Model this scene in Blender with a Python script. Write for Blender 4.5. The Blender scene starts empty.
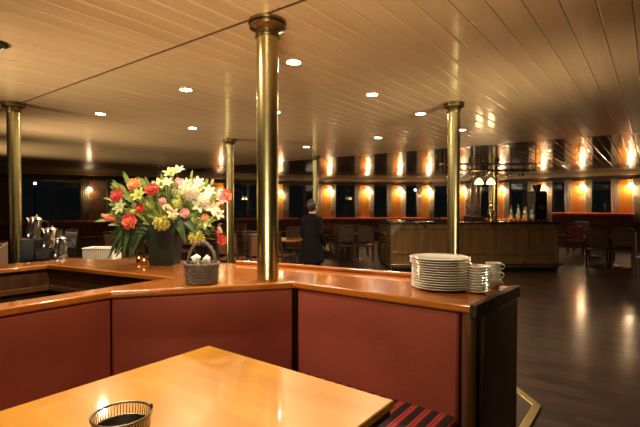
import bpy, bmesh, math, random
from mathutils import Vector, Matrix
random.seed(7)
PI = math.pi
SC = bpy.context.scene
COL = SC.collection

# ------------------------------------------------------------------ camera
cam = bpy.data.cameras.new('camera'); cam.lens = 36*440/640; cam.sensor_width = 36
cam.clip_start = 0.05
co = bpy.data.objects.new('camera', cam); COL.objects.link(co)
co.location = (0, 0, 1.5); co.rotation_euler = (math.radians(90-0.98), 0, math.radians(37.1))
SC.camera = co
# ------------------------------------------------------------------ world, exposure
SC.view_settings.view_transform = 'Standard'; SC.view_settings.look = 'None'
SC.view_settings.gamma = 1; SC.view_settings.use_curve_mapping = False
SC.view_settings.exposure = 1.0
w = bpy.data.worlds.new('night'); SC.world = w; w.use_nodes = True
w.node_tree.nodes['Background'].inputs[0].default_value = (0.06, 0.075, 0.07, 1)
w.node_tree.nodes['Background'].inputs[1].default_value = 0.03

def light(name, kind, loc, power, color=(1, .76, .48), size=.1, rot=None, **kw):
    l = bpy.data.lights.new(name, kind); l.energy = power; l.color = color
    if kind == 'AREA':
        l.size = size
    else:
        l.shadow_soft_size = size
    for k, v in kw.items(): setattr(l, k, v)
    o = bpy.data.objects.new(name, l); COL.objects.link(o); o.location = loc
    if rot: o.rotation_euler = rot
    return o

# unseen fill spots added out of frame to brighten the ceiling, no fittings behind them
def aim(p, q): return (Vector(q)-Vector(p)).to_track_quat('-Z', 'Y').to_euler()
for nm, p, q, e, cone in (('saloon_fill', (0.2, -.9, .95), (-1.6, 1.5, 2.75), 330, 70), ('port_fill', (-5.3, -1.1, .95), (-4.4, 1.9, 2.75), 420, 60),
                          ('far_port_fill', (-8.9, .9, .9), (-6.7, 4.3, 2.75), 620, 56), ('port_corner_fill', (-12.2, .8, .8), (-10.2, 4.6, 2.75), 620, 56), ('starboard_fill', (1.2, 3.2, .9), (-2.2, 5.4, 2.75), 260, 50)):
    light(nm, 'SPOT', p, e*1.15, (1, .82, .55), .6, aim(p, q), spot_size=math.radians(cone), spot_blend=1)
light('table_pendant', 'SPOT', (-.90, 0.35, 2.62), 44, (1, .74, .44), .07, spot_size=math.radians(150), spot_blend=1)

# ------------------------------------------------------------------ materials
def mat(name, col, rough=.5, metal=0, coat=0, spec=.5, emit=None, es=0, trans=0, ior=1.5, coat_rough=.05, bump=None, var=None, sheen=0):
    m = bpy.data.materials.new(name); m.use_nodes = True
    nt = m.node_tree; b = nt.nodes['Principled BSDF']
    b.inputs['Base Color'].default_value = (*col, 1); b.inputs['Roughness'].default_value = rough
    b.inputs['Metallic'].default_value = metal; b.inputs['Coat Weight'].default_value = coat
    b.inputs['Coat Roughness'].default_value = coat_rough
    b.inputs['Specular IOR Level'].default_value = spec; b.inputs['IOR'].default_value = ior
    b.inputs['Transmission Weight'].default_value = trans
    b.inputs['Sheen Weight'].default_value = sheen
    if emit: b.inputs['Emission Color'].default_value = (*emit, 1); b.inputs['Emission Strength'].default_value = es
    tc = nt.nodes.new('ShaderNodeTexCoord')
    if var:                                   # (scale, amount): gentle mottling
        n = nt.nodes.new('ShaderNodeTexNoise'); n.inputs['Scale'].default_value = var[0]; n.inputs['Detail'].default_value = 4
        nt.links.new(tc.outputs['Object'], n.inputs['Vector'])
        r = nt.nodes.new('ShaderNodeValToRGB')
        r.color_ramp.elements[0].position = .3; r.color_ramp.elements[1].position = .72
        r.color_ramp.elements[0].color = (*[c*(1-var[1]) for c in col], 1)
        r.color_ramp.elements[1].color = (*[min(1, c*(1+var[1])) for c in col], 1)
        nt.links.new(n.outputs['Fac'], r.inputs['Fac']); nt.links.new(r.outputs['Color'], b.inputs['Base Color'])
    if bump:
        n = nt.nodes.new('ShaderNodeTexNoise'); n.inputs['Scale'].default_value = bump[0]; n.inputs['Detail'].default_value = 3
        nt.links.new(tc.outputs['Object'], n.inputs['Vector'])
        bp = nt.nodes.new('ShaderNodeBump'); bp.inputs['Strength'].default_value = bump[1]; bp.inputs['Distance'].default_value = .01
        nt.links.new(n.outputs['Fac'], bp.inputs['Height']); nt.links.new(bp.outputs['Normal'], b.inputs['Normal'])
    return m

def wood(name, c1, c2, axis='X', rough=.3, coat=.6, scale=7, stretch=.10, spec=.5, coat_rough=.06, bump=.04):
    m = mat(name, c1, rough, coat=coat, spec=spec, coat_rough=coat_rough)
    nt = m.node_tree; b = nt.nodes['Principled BSDF']
    tc = [n for n in nt.nodes if n.type == 'TEX_COORD'][0]
    mp = nt.nodes.new('ShaderNodeMapping')
    s = [scale]*3; s['XYZ'.index(axis)] = scale*stretch; mp.inputs['Scale'].default_value = s
    nt.links.new(tc.outputs['Object'], mp.inputs['Vector'])
    n = nt.nodes.new('ShaderNodeTexNoise'); n.inputs['Scale'].default_value = 1.6; n.inputs['Detail'].default_value = 6
    n.inputs['Roughness'].default_value = .62; n.inputs['Distortion'].default_value = .6
    nt.links.new(mp.outputs['Vector'], n.inputs['Vector'])
    r = nt.nodes.new('ShaderNodeValToRGB')
    r.color_ramp.elements[0].position = .33; r.color_ramp.elements[1].position = .70
    r.color_ramp.elements[0].color = (*c1, 1); r.color_ramp.elements[1].color = (*c2, 1)
    nt.links.new(n.outputs['Fac'], r.inputs['Fac']); nt.links.new(r.outputs['Color'], b.inputs['Base Color'])
    bp = nt.nodes.new('ShaderNodeBump'); bp.inputs['Strength'].default_value = bump; bp.inputs['Distance'].default_value = .004
    nt.links.new(n.outputs['Fac'], bp.inputs['Height']); nt.links.new(bp.outputs['Normal'], b.inputs['Normal'])
    return m

M = {}
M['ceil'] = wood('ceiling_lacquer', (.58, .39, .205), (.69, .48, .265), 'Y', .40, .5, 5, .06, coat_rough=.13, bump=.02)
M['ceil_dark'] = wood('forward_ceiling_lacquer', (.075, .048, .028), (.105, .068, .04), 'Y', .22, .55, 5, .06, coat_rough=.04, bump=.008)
M['joint'] = mat('ceiling_joint', (.10, .05, .025), .5)
M['dark_wood'] = wood('dark_wood', (.055, .022, .010), (.10, .042, .018), 'Z', .4, .5, 9, .12)
M['end_wood'] = wood('end_panel_wood', (.018, .009, .006), (.034, .016, .010), 'Z', .45, .25, 9, .12)
M['rail_wood'] = wood('counter_wood', (.36, .105, .016), (.50, .175, .03), 'X', .22, .9, 6, .12, coat_rough=.05)
M['post_wood'] = wood('post_wood', (.10, .046, .018), (.16, .072, .028), 'Z', .35, .6, 8, .1)
M['table'] = wood('table_wood', (.58, .26, .026), (.72, .37, .05), 'X', .34, 1, 5, .10, coat_rough=.055, bump=.006)
M['table_edge'] = mat('table_edge', (.05, .022, .012), .35, coat=.4)
M['bar_wood'] = wood('bar_wood', (.125, .072, .028), (.20, .112, .046), 'Z', .26, .9, 6, .12)
M['bar_top'] = mat('bar_top', (.035, .018, .012), .2, coat=.8)
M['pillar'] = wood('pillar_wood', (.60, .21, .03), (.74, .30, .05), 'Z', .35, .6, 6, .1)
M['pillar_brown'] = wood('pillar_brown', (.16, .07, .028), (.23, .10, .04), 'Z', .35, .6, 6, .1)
M['cornice'] = wood('cornice_wood', (.42, .28, .14), (.52, .35, .18), 'X', .35, .5, 6, .1)
M['wall'] = mat('wall_dark', (.07, .038, .020), .5, var=(3, .2))
M['red'] = mat('red_leather', (.34, .085, .056), .5, spec=.3, var=(2.2, .16), bump=(60, .12))
M['red_lit'] = mat('red_bench_lit', (.66, .12, .05), .6, var=(6, .2))  # bench top tone, lamplight put into the colour
M['red_shaded'] = mat('red_bench_shaded', (.10, .016, .010), .6, var=(6, .2))  # same bench below its top, shade put into the colour
M['brass'] = mat('brass', (.52, .455, .225), .27, 1, var=(2.5, .12), bump=(9, .10))
M['brass_dark'] = mat('brass_dark', (.26, .20, .09), .32, 1)
M['brass_floor'] = mat('brass_strip', (.62, .48, .22), .35, 1)
M['steel'] = mat('steel', (.72, .70, .66), .22, 1)
M['black_plastic'] = mat('black_plastic', (.012, .012, .014), .35)
M['dark_metal'] = mat('dark_metal', (.24, .22, .19), .38, 1)
M['china'] = mat('china', (.80, .79, .72), .18, coat=.5)
M['white'] = mat('white_wicker', (.72, .70, .62), .6, bump=(90, .3))
M['napkin'] = mat('napkin', (.85, .80, .70), .8)
M['wicker'] = mat('grey_wicker', (.15, .125, .10), .7, var=(30, .35), bump=(70, .6))
M['vase'] = mat('vase_green', (.012, .018, .011), .45, var=(8, .25))
M['leaf'] = mat('leaf', (.24, .33, .08), .5, var=(14, .45))
M['leaf_dark'] = mat('leaf_dark', (.05, .10, .028), .5, var=(14, .4))
M['stem'] = mat('stem', (.12, .17, .04), .6)
for n, c in dict(white=(.86, .84, .66), cream=(.86, .72, .48), pink=(.85, .42, .42), red=(.62, .06, .04), coral=(.80, .16, .09), peach=(.82, .38, .15),
                 lime=(.46, .52, .10), yellowgreen=(.55, .52, .10), palegreen=(.60, .68, .32), beige=(.62, .42, .26)).items():
    M['f_'+n] = mat('petal_'+n, c, .6, var=(22, .14), sheen=.2)
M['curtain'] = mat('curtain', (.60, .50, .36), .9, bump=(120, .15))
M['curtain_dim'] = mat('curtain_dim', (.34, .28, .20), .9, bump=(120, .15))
M['glass'] = mat('window_glass', (.75, .8, .8), .0, trans=1, ior=1.5)
M['drink_glass'] = mat('drink_glass', (.9, .92, .9), .02, trans=1, ior=1.45)
M['shade'] = mat('lamp_shade', (.95, .85, .65), .5, emit=(1, .80, .50), es=7)
M['amber_shade'] = mat('amber_shade', (.9, .7, .35), .5, emit=(1, .62, .25), es=1.8)
M['bulb'] = mat('downlight_bulb', (1, .9, .7), .4, emit=(1, .86, .62), es=110)
M['lamp_bulb'] = mat('lamp_bulb', (1, .9, .7), .4, emit=(1, .84, .58), es=14)
M['flame'] = mat('flame', (1, .6, .2), .4, emit=(1, .42, .10), es=5)
M['chair_wood'] = wood('chair_wood', (.045, .018, .009), (.08, .033, .014), 'Z', .4, .4, 8, .1)
M['chair_brown'] = mat('chair_brown', (.17, .070, .028), .5, var=(5, .2))
M['tan'] = mat('tan_upholstery', (.34, .22, .13), .8, bump=(60, .3))
M['cloth_black'] = mat('black_cloth', (.006, .005, .006), .9, spec=.1, var=(20, .3))
M['skin'] = mat('skin', (.38, .20, .12), .55)
M['hair'] = mat('hair', (.03, .018, .010), .5)
M['bottle_g'] = mat('bottle_green', (.02, .09, .03), .08, coat=.5)
M['bottle_b'] = mat('bottle_blue', (.10, .20, .34), .08, coat=.5)
M['bottle_a'] = mat('bottle_amber', (.28, .10, .02), .08, coat=.5)
M['bottle_c'] = mat('bottle_clear', (.45, .47, .42), .06, coat=.5)
M['bottle_k'] = mat('bottle_dark', (.012, .010, .010), .10, coat=.5)
M['label_paper'] = mat('label_paper', (.62, .54, .36), .7)
M['fruit'] = mat('orange_peel', (.70, .20, .03), .45, bump=(80, .2))
M['hull'] = mat('night_ground', (.01, .012, .014), .8)
M['shore'] = mat('shore_light', (1, 1, 1), .5, emit=(.75, .85, 1), es=30)
M['black_pole'] = mat('black_pole', (.01, .01, .01), .7)

def floor_mat():
    m = mat('parquet', (.05, .022, .012), .5, coat=.55, coat_rough=.16, spec=.25)
    nt = m.node_tree; b = nt.nodes['Principled BSDF']
    tc = [n for n in nt.nodes if n.type == 'TEX_COORD'][0]
    br = nt.nodes.new('ShaderNodeTexBrick'); br.inputs['Scale'].default_value = 1
    br.inputs['Brick Width'].default_value = .42; br.inputs['Row Height'].default_value = .09; br.inputs['Mortar Size'].default_value = .003
    br.inputs['Color1'].default_value = (.056, .031, .018, 1); br.inputs['Color2'].default_value = (.024, .013, .009, 1)
    br.inputs['Mortar'].default_value = (.018, .009, .006, 1)
    nt.links.new(tc.outputs['Object'], br.inputs['Vector'])
    nt.links.new(br.outputs['Color'], b.inputs['Base Color'])
    bp = nt.nodes.new('ShaderNodeBump'); bp.inputs['Strength'].default_value = .12; bp.inputs['Distance'].default_value = .003
    n = nt.nodes.new('ShaderNodeTexNoise'); n.inputs['Scale'].default_value = 9
    nt.links.new(tc.outputs['Object'], n.inputs['Vector'])
    mx = nt.nodes.new('ShaderNodeMath'); mx.operation = 'ADD'
    nt.links.new(br.outputs['Fac'], mx.inputs[0]); nt.links.new(n.outputs['Fac'], mx.inputs[1])
    nt.links.new(mx.outputs[0], bp.inputs['Height']); nt.links.new(bp.outputs['Normal'], b.inputs['Normal'])
    return m
M['floor'] = floor_mat()

def stripe_mat():
    m = mat('striped_cushion', (.4, .05, .05), .85)
    nt = m.node_tree; b = nt.nodes['Principled BSDF']
    tc = [n for n in nt.nodes if n.type == 'TEX_COORD'][0]
    sx = nt.nodes.new('ShaderNodeSeparateXYZ'); nt.links.new(tc.outputs['UV'], sx.inputs[0])
    mu = nt.nodes.new('ShaderNodeMath'); mu.operation = 'MULTIPLY'; mu.inputs[1].default_value = 1/.075
    nt.links.new(sx.outputs['X'], mu.inputs[0])
    fr = nt.nodes.new('ShaderNodeMath'); fr.operation = 'FRACT'; nt.links.new(mu.outputs[0], fr.inputs[0])
    r = nt.nodes.new('ShaderNodeValToRGB'); r.color_ramp.interpolation = 'CONSTANT'
    e = r.color_ramp.elements; e[0].color = (.014, .006, .008, 1); e[1].position = .5; e[1].color = (.42, .045, .05, 1)
    x = e.new(.62); x.color = (.20, .016, .02, 1); x = e.new(.74); x.color = (.42, .045, .05, 1); x = e.new(.9); x.color = (.09, .012, .014, 1)
    nt.links.new(fr.outputs[0], r.inputs['Fac']); nt.links.new(r.outputs['Color'], b.inputs['Base Color'])
    return m
M['stripes'] = stripe_mat()

# ------------------------------------------------------------------ mesh kit
class MB:
    def __init__(s): s.bm = bmesh.new()
    def _v(s, co, T): return s.bm.verts.new(T @ Vector(co) if T else Vector(co))
    def box(s, lo, hi, T=None):
        x0, y0, z0 = lo; x1, y1, z1 = hi
        v = [s._v(c, T) for c in ((x0, y0, z0), (x1, y0, z0), (x1, y1, z0), (x0, y1, z0), (x0, y0, z1), (x1, y0, z1), (x1, y1, z1), (x0, y1, z1))]
        for f in ((3, 2, 1, 0), (4, 5, 6, 7), (0, 1, 5, 4), (1, 2, 6, 5), (2, 3, 7, 6), (3, 0, 4, 7)): s.bm.faces.new([v[i] for i in f])
        return s
    def prism(s, pts, z0, z1, T=None):
        a = [s._v((x, y, z0), T) for x, y in pts]; b = [s._v((x, y, z1), T) for x, y in pts]; n = len(pts)
        f1 = s.bm.faces.new(a[::-1]); f2 = s.bm.faces.new(b)
        for i in range(n): s.bm.faces.new((a[i], a[(i+1) % n], b[(i+1) % n], b[i]))
        return s
    def lathe(s, prof, seg=24, T=None, square=False):
        rings = []
        for r, z in prof:
            if r < 1e-5: rings.append([s._v((0, 0, z), T)])
            else:
                off = PI/4 if seg == 4 else 0
                rings.append([s._v((r*math.cos(2*PI*i/seg+off), r*math.sin(2*PI*i/seg+off), z), T) for i in range(seg)])
        for a, b in zip(rings, rings[1:]):
            if len(a) == 1 and len(b) == 1: continue
            for i in range(seg):
                j = (i+1) % seg
                if len(a) == 1: s.bm.faces.new((a[0], b[j], b[i]))
                elif len(b) == 1: s.bm.faces.new((a[i], a[j], b[0]))
                else: s.bm.faces.new((a[i], a[j], b[j], b[i]))
        return s
    def tube(s, pts, r, seg=8, closed=False, T=None):
        pts = [Vector(p) for p in pts]; n = len(pts); rings = []
        rr = r if isinstance(r, (list, tuple)) else [r]*n
        for i, p in enumerate(pts):
            t = (pts[(i+1) % n]-pts[i-1]) if closed else (pts[min(i+1, n-1)]-pts[max(i-1, 0)])
            t.normalize()
            up = Vector((0, 0, 1)) if abs(t.z) < .95 else Vector((1, 0, 0))
            a = t.cross(up).normalized(); b = a.cross(t)
            rings.append([s._v(p+rr[i]*(math.cos(2*PI*k/seg)*a+math.sin(2*PI*k/seg)*b), T) for k in range(seg)])
        m = n if closed else n-1
        for i in range(m):
            A, B = rings[i], rings[(i+1) % n]
            for k in range(seg): s.bm.faces.new((A[k], A[(k+1) % seg], B[(k+1) % seg], B[k]))
        if not closed: s.bm.faces.new(rings[0][::-1]); s.bm.faces.new(rings[-1])
        return s
    def ball(s, c, r, seg=12, T=None):
        rx, ry, rz = r if isinstance(r, (tuple, list)) else (r, r, r)
        n = max(6, seg//2+1)
        prof = [(math.sin(PI*i/n), -math.cos(PI*i/n)) for i in range(n+1)]
        X = Matrix.Translation(c) @ Matrix.Diagonal((rx, ry, rz, 1))
        return s.lathe(prof, seg, (T @ X) if T else X)
    def petal(s, T, L, W, cup=.3, n=4, curl=0):
        """curved double-sided petal growing along local +X, cupping in +Z"""
        rows = []
        for i in range(n+1):
            t = i/n; wd = W*math.sin(PI*min(1, .12+t*.80))**.8 * (1 if t < .9 else .75)
            z = cup*L*t*t*(1-curl*t)
            rows.append([s._v((L*t, -wd/2, z+.12*W), T), s._v((L*t, 0, z), T), s._v((L*t, wd/2, z+.12*W), T)])
        for a, b in zip(rows, rows[1:]):
            s.bm.faces.new((a[0], a[1], b[1], b[0])); s.bm.faces.new((a[1], a[2], b[2], b[1]))
        return s
    def build(s, name, m, parent=None, smooth=True, bevel=0, loc=None, angle=40):
        bmesh.ops.recalc_face_normals(s.bm, faces=s.bm.faces)
        me = bpy.data.meshes.new(name); s.bm.to_mesh(me); s.bm.free()
        me.materials.append(m)
        o = bpy.data.objects.new(name, me); COL.objects.link(o)
        if parent: o.parent = parent
        if loc: o.location = loc
        if smooth:
            for p in me.polygons: p.use_smooth = True
            try: me.set_sharp_from_angle(angle=math.radians(angle))
            except Exception: pass
        if bevel:
            b = o.modifiers.new('bevel', 'BEVEL'); b.width = bevel; b.segments = 3; b.limit_method = 'ANGLE'; b.angle_limit = math.radians(35)
        return o

def tag(o, label, cat, group=None, kind=None):
    if label: o['label'] = label
    if cat: o['category'] = cat
    if group: o['group'] = group
    if kind: o['kind'] = kind
    return o
def thing(name, label, cat, loc=(0, 0, 0), rz=0, group=None):
    o = bpy.data.objects.new(name, None); COL.objects.link(o); o.location = loc; o.rotation_euler = (0, 0, rz)
    o.empty_display_size = .1
    return tag(o, label, cat, group)
def struct(o): o['kind'] = 'structure'; return o
def copy_tree(o, parent=None):
    c = o.copy(); COL.objects.link(c)
    if parent: c.parent = parent
    for ch in list(o.children): copy_tree(ch, c)
    return c
def Tr(x=0, y=0, z=0, rz=0, rx=0, ry=0, order='ZYX'):
    return Matrix.Translation((x, y, z)) @ Matrix.Rotation(rz, 4, 'Z') @ Matrix.Rotation(ry, 4, 'Y') @ Matrix.Rotation(rx, 4, 'X')

# ================================================================== SETTING
H = 2.70
Pw = [(-19, 1.5), (-12, 14.8), (-7.9, 18.6), (4, 18.5)]       # window wall round the bow
room = [(-19, -4), (-19, 1.5), (-12, 14.8), (-7.9, 18.6), (4, 18.5), (5, -4)]
f = MB(); f.prism(room, -.1, 0); struct(f.build('floor', M['floor'], smooth=False))
# ceiling of narrow lacquered planks running fore and aft, each with eased edges
def planks(name, m, ya, yb):
    c = MB(); pw = .172; x = -19.2
    while x < 5.2:
        g = .007; d = .022
        prof = [(x, H+d), (x+.003, H+d), (x+.003, H+.004), (x+g, H+.0012), (x+g+.01, H), (x+pw-g-.01, H), (x+pw-g, H+.0012), (x+pw-.003, H+.004), (x+pw-.003, H+d), (x+pw, H+d)]
        for (xa, za), (xb, zb) in zip(prof, prof[1:]):
            c.bm.faces.new([c.bm.verts.new(p) for p in ((xa, ya, za), (xb, ya, zb), (xb, yb, zb), (xa, yb, za))])
        x += pw
    bmesh.ops.remove_doubles(c.bm, verts=c.bm.verts, dist=.0002)
    c.box((-19.4, ya, H+.03), (5.4, yb, H+.1))
    struct(c.build(name, m, smooth=False))
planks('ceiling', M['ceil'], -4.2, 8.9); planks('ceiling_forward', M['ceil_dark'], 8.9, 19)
j = MB(); j.box((-19, 1.995, H-.004), (5, 2.012, H+.006)); struct(j.build('trim_1', M['joint'], smooth=False))
for nm, lo, hi in (('wall_aft', (-19, -4.1, 0), (5, -4, H)), ('wall_port', (-19.1, -4, 0), (-19, 1.5, H))):
    b = MB(); b.box(lo, hi); struct(b.build(nm, M['wall'], smooth=False))
b = MB(); b.prism([(4, 18.5), (5, -4), (5.1, -4), (4.1, 18.5)], 0, H); struct(b.build('wall_starboard', M['wall'], smooth=False))

SILL, HEAD = .95, 2.42
segs = []
for (x1, y1), (x2, y2) in zip(Pw, Pw[1:]):
    L = math.hypot(x2-x1, y2-y1); segs.append((Matrix.Translation((x1, y1, 0)) @ Matrix.Rotation(math.atan2(y2-y1, x2-x1), 4, 'Z'), L))
# local wall frame: x along, y outwards (+) / into the room (-)
names = ['wall_port_side', 'wall_bow_side', 'wall_bow']
pillars = [[(1.6, .7), (4.15, .7), (7.02, .7), (9.2, .6), (11.27, .6), (13.75, .6)], [(.91, .5), (2.59, .5), (4.02, .5), (5.33, .45)],
           [(1.4, .45), (2.95, .45), (4.45, .5), (5.72, .52), (7.15, .5), (8.5, .5), (9.9, .5), (11.3, .5)]]
win_n = 0; tn = 2
curtain_specs = []; lamp_specs = []
for si, (T, L) in enumerate(segs):
    b = MB(); b.box((0, 0, 0), (L, .12, SILL), T); b.box((0, 0, HEAD), (L, .12, H), T)
    struct(b.build(names[si], M['wall'], smooth=False))
    b = MB(); b.box((0, -.10, H-.13), (L, 0, H), T); struct(b.build('trim_%d' % tn, M['cornice'], smooth=False, bevel=.012)); tn += 1
    b = MB(); b.box((0, -.09, SILL-.04), (L, 0, SILL), T); struct(b.build('trim_%d' % tn, M['pillar_brown'], smooth=False, bevel=.008)); tn += 1
    prev = 0
    for k, (s0, wd) in enumerate(pillars[si]+[(L, 0)]):
        a, e = prev, s0-wd/2
        if e-a > .2:
            win_n += 1
            fr = MB()
            for lo, hi in (((a, .03, SILL), (a+.04, .09, HEAD)), ((e-.04, .03, SILL), (e, .09, HEAD)), ((a, .03, SILL), (e, .09, SILL+.04)), ((a, .03, HEAD-.04), (e, .09, HEAD))): fr.box(lo, hi, T)
            if e-a > 1.6: fr.box(((a+e)/2-.02, .04, SILL), ((a+e)/2+.02, .08, HEAD), T)
            fo = struct(fr.build('window_%d' % win_n, M['dark_wood'], smooth=False))
            pn = MB(); pn.box((a+.02, .055, SILL+.02), (e-.02, .063, HEAD-.02), T); pn.build('pane', M['glass'], fo, smooth=False)
        if wd:
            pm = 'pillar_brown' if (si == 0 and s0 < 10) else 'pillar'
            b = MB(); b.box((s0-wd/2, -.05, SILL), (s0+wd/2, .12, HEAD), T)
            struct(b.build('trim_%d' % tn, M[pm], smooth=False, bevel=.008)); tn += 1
            for sg in (-1, 1): curtain_specs.append((T, si, s0+sg*(wd/2+.06), k, sg))
            if not (si == 0 and k in (0, 1, 3)): lamp_specs.append((T, si, s0+(.14 if si else (-.25 if k == 2 else .1)), k))
        prev = s0+wd/2
b = MB(); b.box((-60, -40, -.9), (40, 70, -.8)); struct(b.build('ground_outside', M['hull'], smooth=False))

# ------------------------------------------------------------------ brass columns
def make_column(x, y, label, br=.12):
    t = thing('brass_column', label, 'column', (x, y, 0), 0, 'brass columns carrying the ceiling')
    s = MB(); s.lathe([(.07, 0), (.07, H-.09)], 36); s.build('shaft', M['brass'], t)
    s = MB(); s.lathe([(.069, H-.115), (.078, H-.112), (.080, H-.104), (.076, H-.096), (.074, H-.075), (.084, H-.062), (.108, H-.056), (.116, H-.050), (.116, H-.038), (.104, H-.034), (.104, H-.026), (.122, H-.022), (.122, H-.006), (.112, H+.001), (0, H+.001)], 40)
    s.build('capital', M['brass_dark'], t)
    s = MB(); s.lathe([(br, 0), (br, .02), (.0695+(br-.07)*.3, .05), (.0695+(br-.07)*.1, .09), (.069, .10)], 36); s.build('base', M['brass'], t)
    return t
make_column(-2.005, 2.085, 'thick polished brass column rising through the counter beside the wicker basket', .0705)
make_column(-5.95, 1.95, 'brass column at the left edge beside the coffee pitchers')
make_column(-6.08, 5.35, 'slim brass column just right of the flower arrangement')
make_column(-1.86, 5.05, 'brass column standing behind the tall stack of white plates')
make_column(-6.45, 8.35, 'distant thin brass column behind the person in black')

# ------------------------------------------------------------------ ceiling fittings
DL = [(-2.40, 2.81, 'large recessed downlight just right of the thick brass column'), (-3.85, 2.80, 'recessed downlight above the flower arrangement'),
      (-5.74, 2.86, 'recessed downlight nearest the left brass column'), (-2.42, 4.13, 'recessed downlight halfway between the two tall front brass columns'),
      (-2.42, 5.37, 'recessed downlight close to the capital of the column behind the plates'), (-5.65, 4.23, 'recessed downlight left of the slim brass column'),
      (-5.62, 6.97, 'small far downlight right of the thick brass column'), (-2.42, 1.28, 'recessed downlight straight above the bend of the counter'), (-3.86, 6.80, 'small far downlight beyond the pair in mid ceiling'),
      (-3.86, 4.15, 'recessed downlight hidden behind the thick brass column'), (-2.42, 6.9, 'recessed downlight behind the shaft of the column past the plates')]
for x, y, lab in DL:
    t = thing('downlight', lab, 'ceiling light', (x, y, H), 0, 'recessed ceiling downlights')
    s = MB(); s.lathe([(.072, .001), (.072, -.003), (.066, -.007), (.058, -.006), (.056, .001)], 28); s.build('trim_ring', M['steel'], t)
    s = MB(); s.lathe([(.057, -.003), (.045, -.006), (.0, -.007)], 24); s.build('bulb', M['bulb'], t)
    light('downlight_lamp', 'SPOT', (x, y, H-.05), 60, (1, .77, .50), .04, spot_size=math.radians(165), spot_blend=1)
t = thing('ceiling_speaker', 'dark round speaker set in the ceiling at the left edge', 'speaker', (-3.89, 1.14, H))
s = MB(); s.lathe([(.105, .001), (.105, -.012), (.09, -.02), (.085, -.014)], 32); s.build('rim', M['black_plastic'], t)
s = MB(); s.lathe([(.086, -.014), (.05, -.03), (0, -.034)], 32); s.build('grille', M['dark_metal'], t)

# ================================================================== ISLAND COUNTER
CT = 1.02
isl = thing('counter', 'long bent counter with glossy orange wooden top round a sunken well', 'counter', (0, 0, 0))
top = [(-2.43, -1.2), (-2.43, 1.26), (-1.80, 2.12), (-.67, 2.12), (-.63, 2.80), (-1.3, 2.76), (-2.3, 2.62), (-3.3, 2.36), (-4.24, 1.80), (-4.24, -1.2),
       (-3.97, -1.2), (-3.97, 1.53), (-2.57, 1.76), (-2.57, -1.2)]
s = MB(); s.prism(top, CT-.042, CT); s.build('worktop', M['rail_wood'], isl, bevel=.010)
body = [(-2.505, -1.2), (-2.505, 1.285), (-1.86, 2.20), (-.70, 2.20), (-.66, 2.75), (-1.3, 2.71), (-2.3, 2.57), (-3.3, 2.31), (-4.20, 1.77), (-4.20, -1.2),
        (-4.01, -1.2), (-4.01, 1.57), (-2.545, 1.81), (-2.545, -1.2)]
s = MB(); s.prism(body, .06, CT-.043); s.build('carcass', M['end_wood'], isl, smooth=False)
s = MB(); s.prism([(x*.995+(.012 if x > -2 else -.012), y-.01 if y > 0 else y) for x, y in body], 0, .06); s.build('plinth', M['black_plastic'], isl, smooth=False)
s = MB(); s.prism([(-.70, 2.20), (-.652, 2.20), (-.632, 2.775), (-.70, 2.775)], .02, CT-.062); s.build('end_panel', M['end_wood'], isl, bevel=.006)
s = MB(); s.lathe([(.036, 0), (.036, CT-.043)], 24, Tr(-.715, 2.165)); s.build('corner_post', M['post_wood'], isl)
# lining rails in the sunken well
s = MB(); s.box((-4.012, -1.2, .80), (-3.985, 1.56, .845)); s.prism([(-4.0, 1.535), (-4.0, 1.56), (-2.55, 1.80), (-2.55, 1.772)], .80, .845)
s.build('lining_rail', M['post_wood'], isl, bevel=.006)
s = MB(); s.box((-4.012, -1.2, .845), (-4.0, 1.57, CT-.045)); s.prism([(-4.0, 1.552), (-4.0, 1.57), (-2.55, 1.812), (-2.55, 1.79)], .845, CT-.045)
s.build('lining_panel', M['dark_wood'], isl, smooth=False)
s = MB(); s.tube([(-.75, 2.775, CT+.012), (-1.3, 2.735, CT+.012), (-2.3, 2.595, CT+.012), (-2.75, 2.49, CT+.012)], .018, 10)
s.build('fiddle_rail', M['rail_wood'], isl)
s = MB()
s.prism([(-.70, 2.116), (-.664, 2.116), (-.624, 2.804), (-.668, 2.804)], CT-.06, CT+.006); s.build('end_trim', M['end_wood'], isl, bevel=.006)

# ------------------------------------------------------------------ banquette
bq = thing('banquette', 'red leather banquette along the counter with striped cushions', 'banquette')
pA = ((-2.437, -1.2), (-2.437, 1.268)); pB = ((-2.440, 1.266), (-1.815, 2.116)); pC = ((-1.800, 2.133), (-.760, 2.133))
def slab(p, q, t0, t1, z0, z1):
    """prism between p and q, offset t0..t1 towards the counter"""
    d = Vector((q[0]-p[0], q[1]-p[1])).normalized(); n = Vector((-d.y, d.x))
    P, Q = Vector(p), Vector(q)
    return [tuple(P+n*t0), tuple(Q+n*t0), tuple(Q+n*t1), tuple(P+n*t1)], z0, z1
for p, q in (pA, pB, pC):
    s = MB(); s.prism(*slab(p, q, .004, .062, .40, CT-.046)); s.build('backrest', M['red'], bq, bevel=.016)
def cushion(p, q, i0=0, i1=0):
    d = Vector((q[0]-p[0], q[1]-p[1])).normalized(); n = Vector((d.y, -d.x)); P, Q = Vector(p), Vector(q)
    pts = [P, Q, Q+n*.50-d*i1, P+n*.50+d*i0]
    s = MB(); s.prism([tuple(v) for v in pts], .37, .46)
    o = s.build('seat_cushion', M['stripes'], bq, bevel=.02)
    me = o.data; uv = me.uv_layers.new(name='UVMap')
    for lp in me.loops:
        v = me.vertices[lp.vertex_index].co; r = Vector((v.x, v.y))-P; uv.data[lp.index].uv = (r.dot(d), r.dot(n)+v.z)
    s = MB(); s.prism([tuple(v) for v in (P, Q, Q+n*.44-d*i1, P+n*.44+d*i0)], 0, .37); s.build('seat_base', M['dark_wood'], bq, smooth=False)
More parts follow.
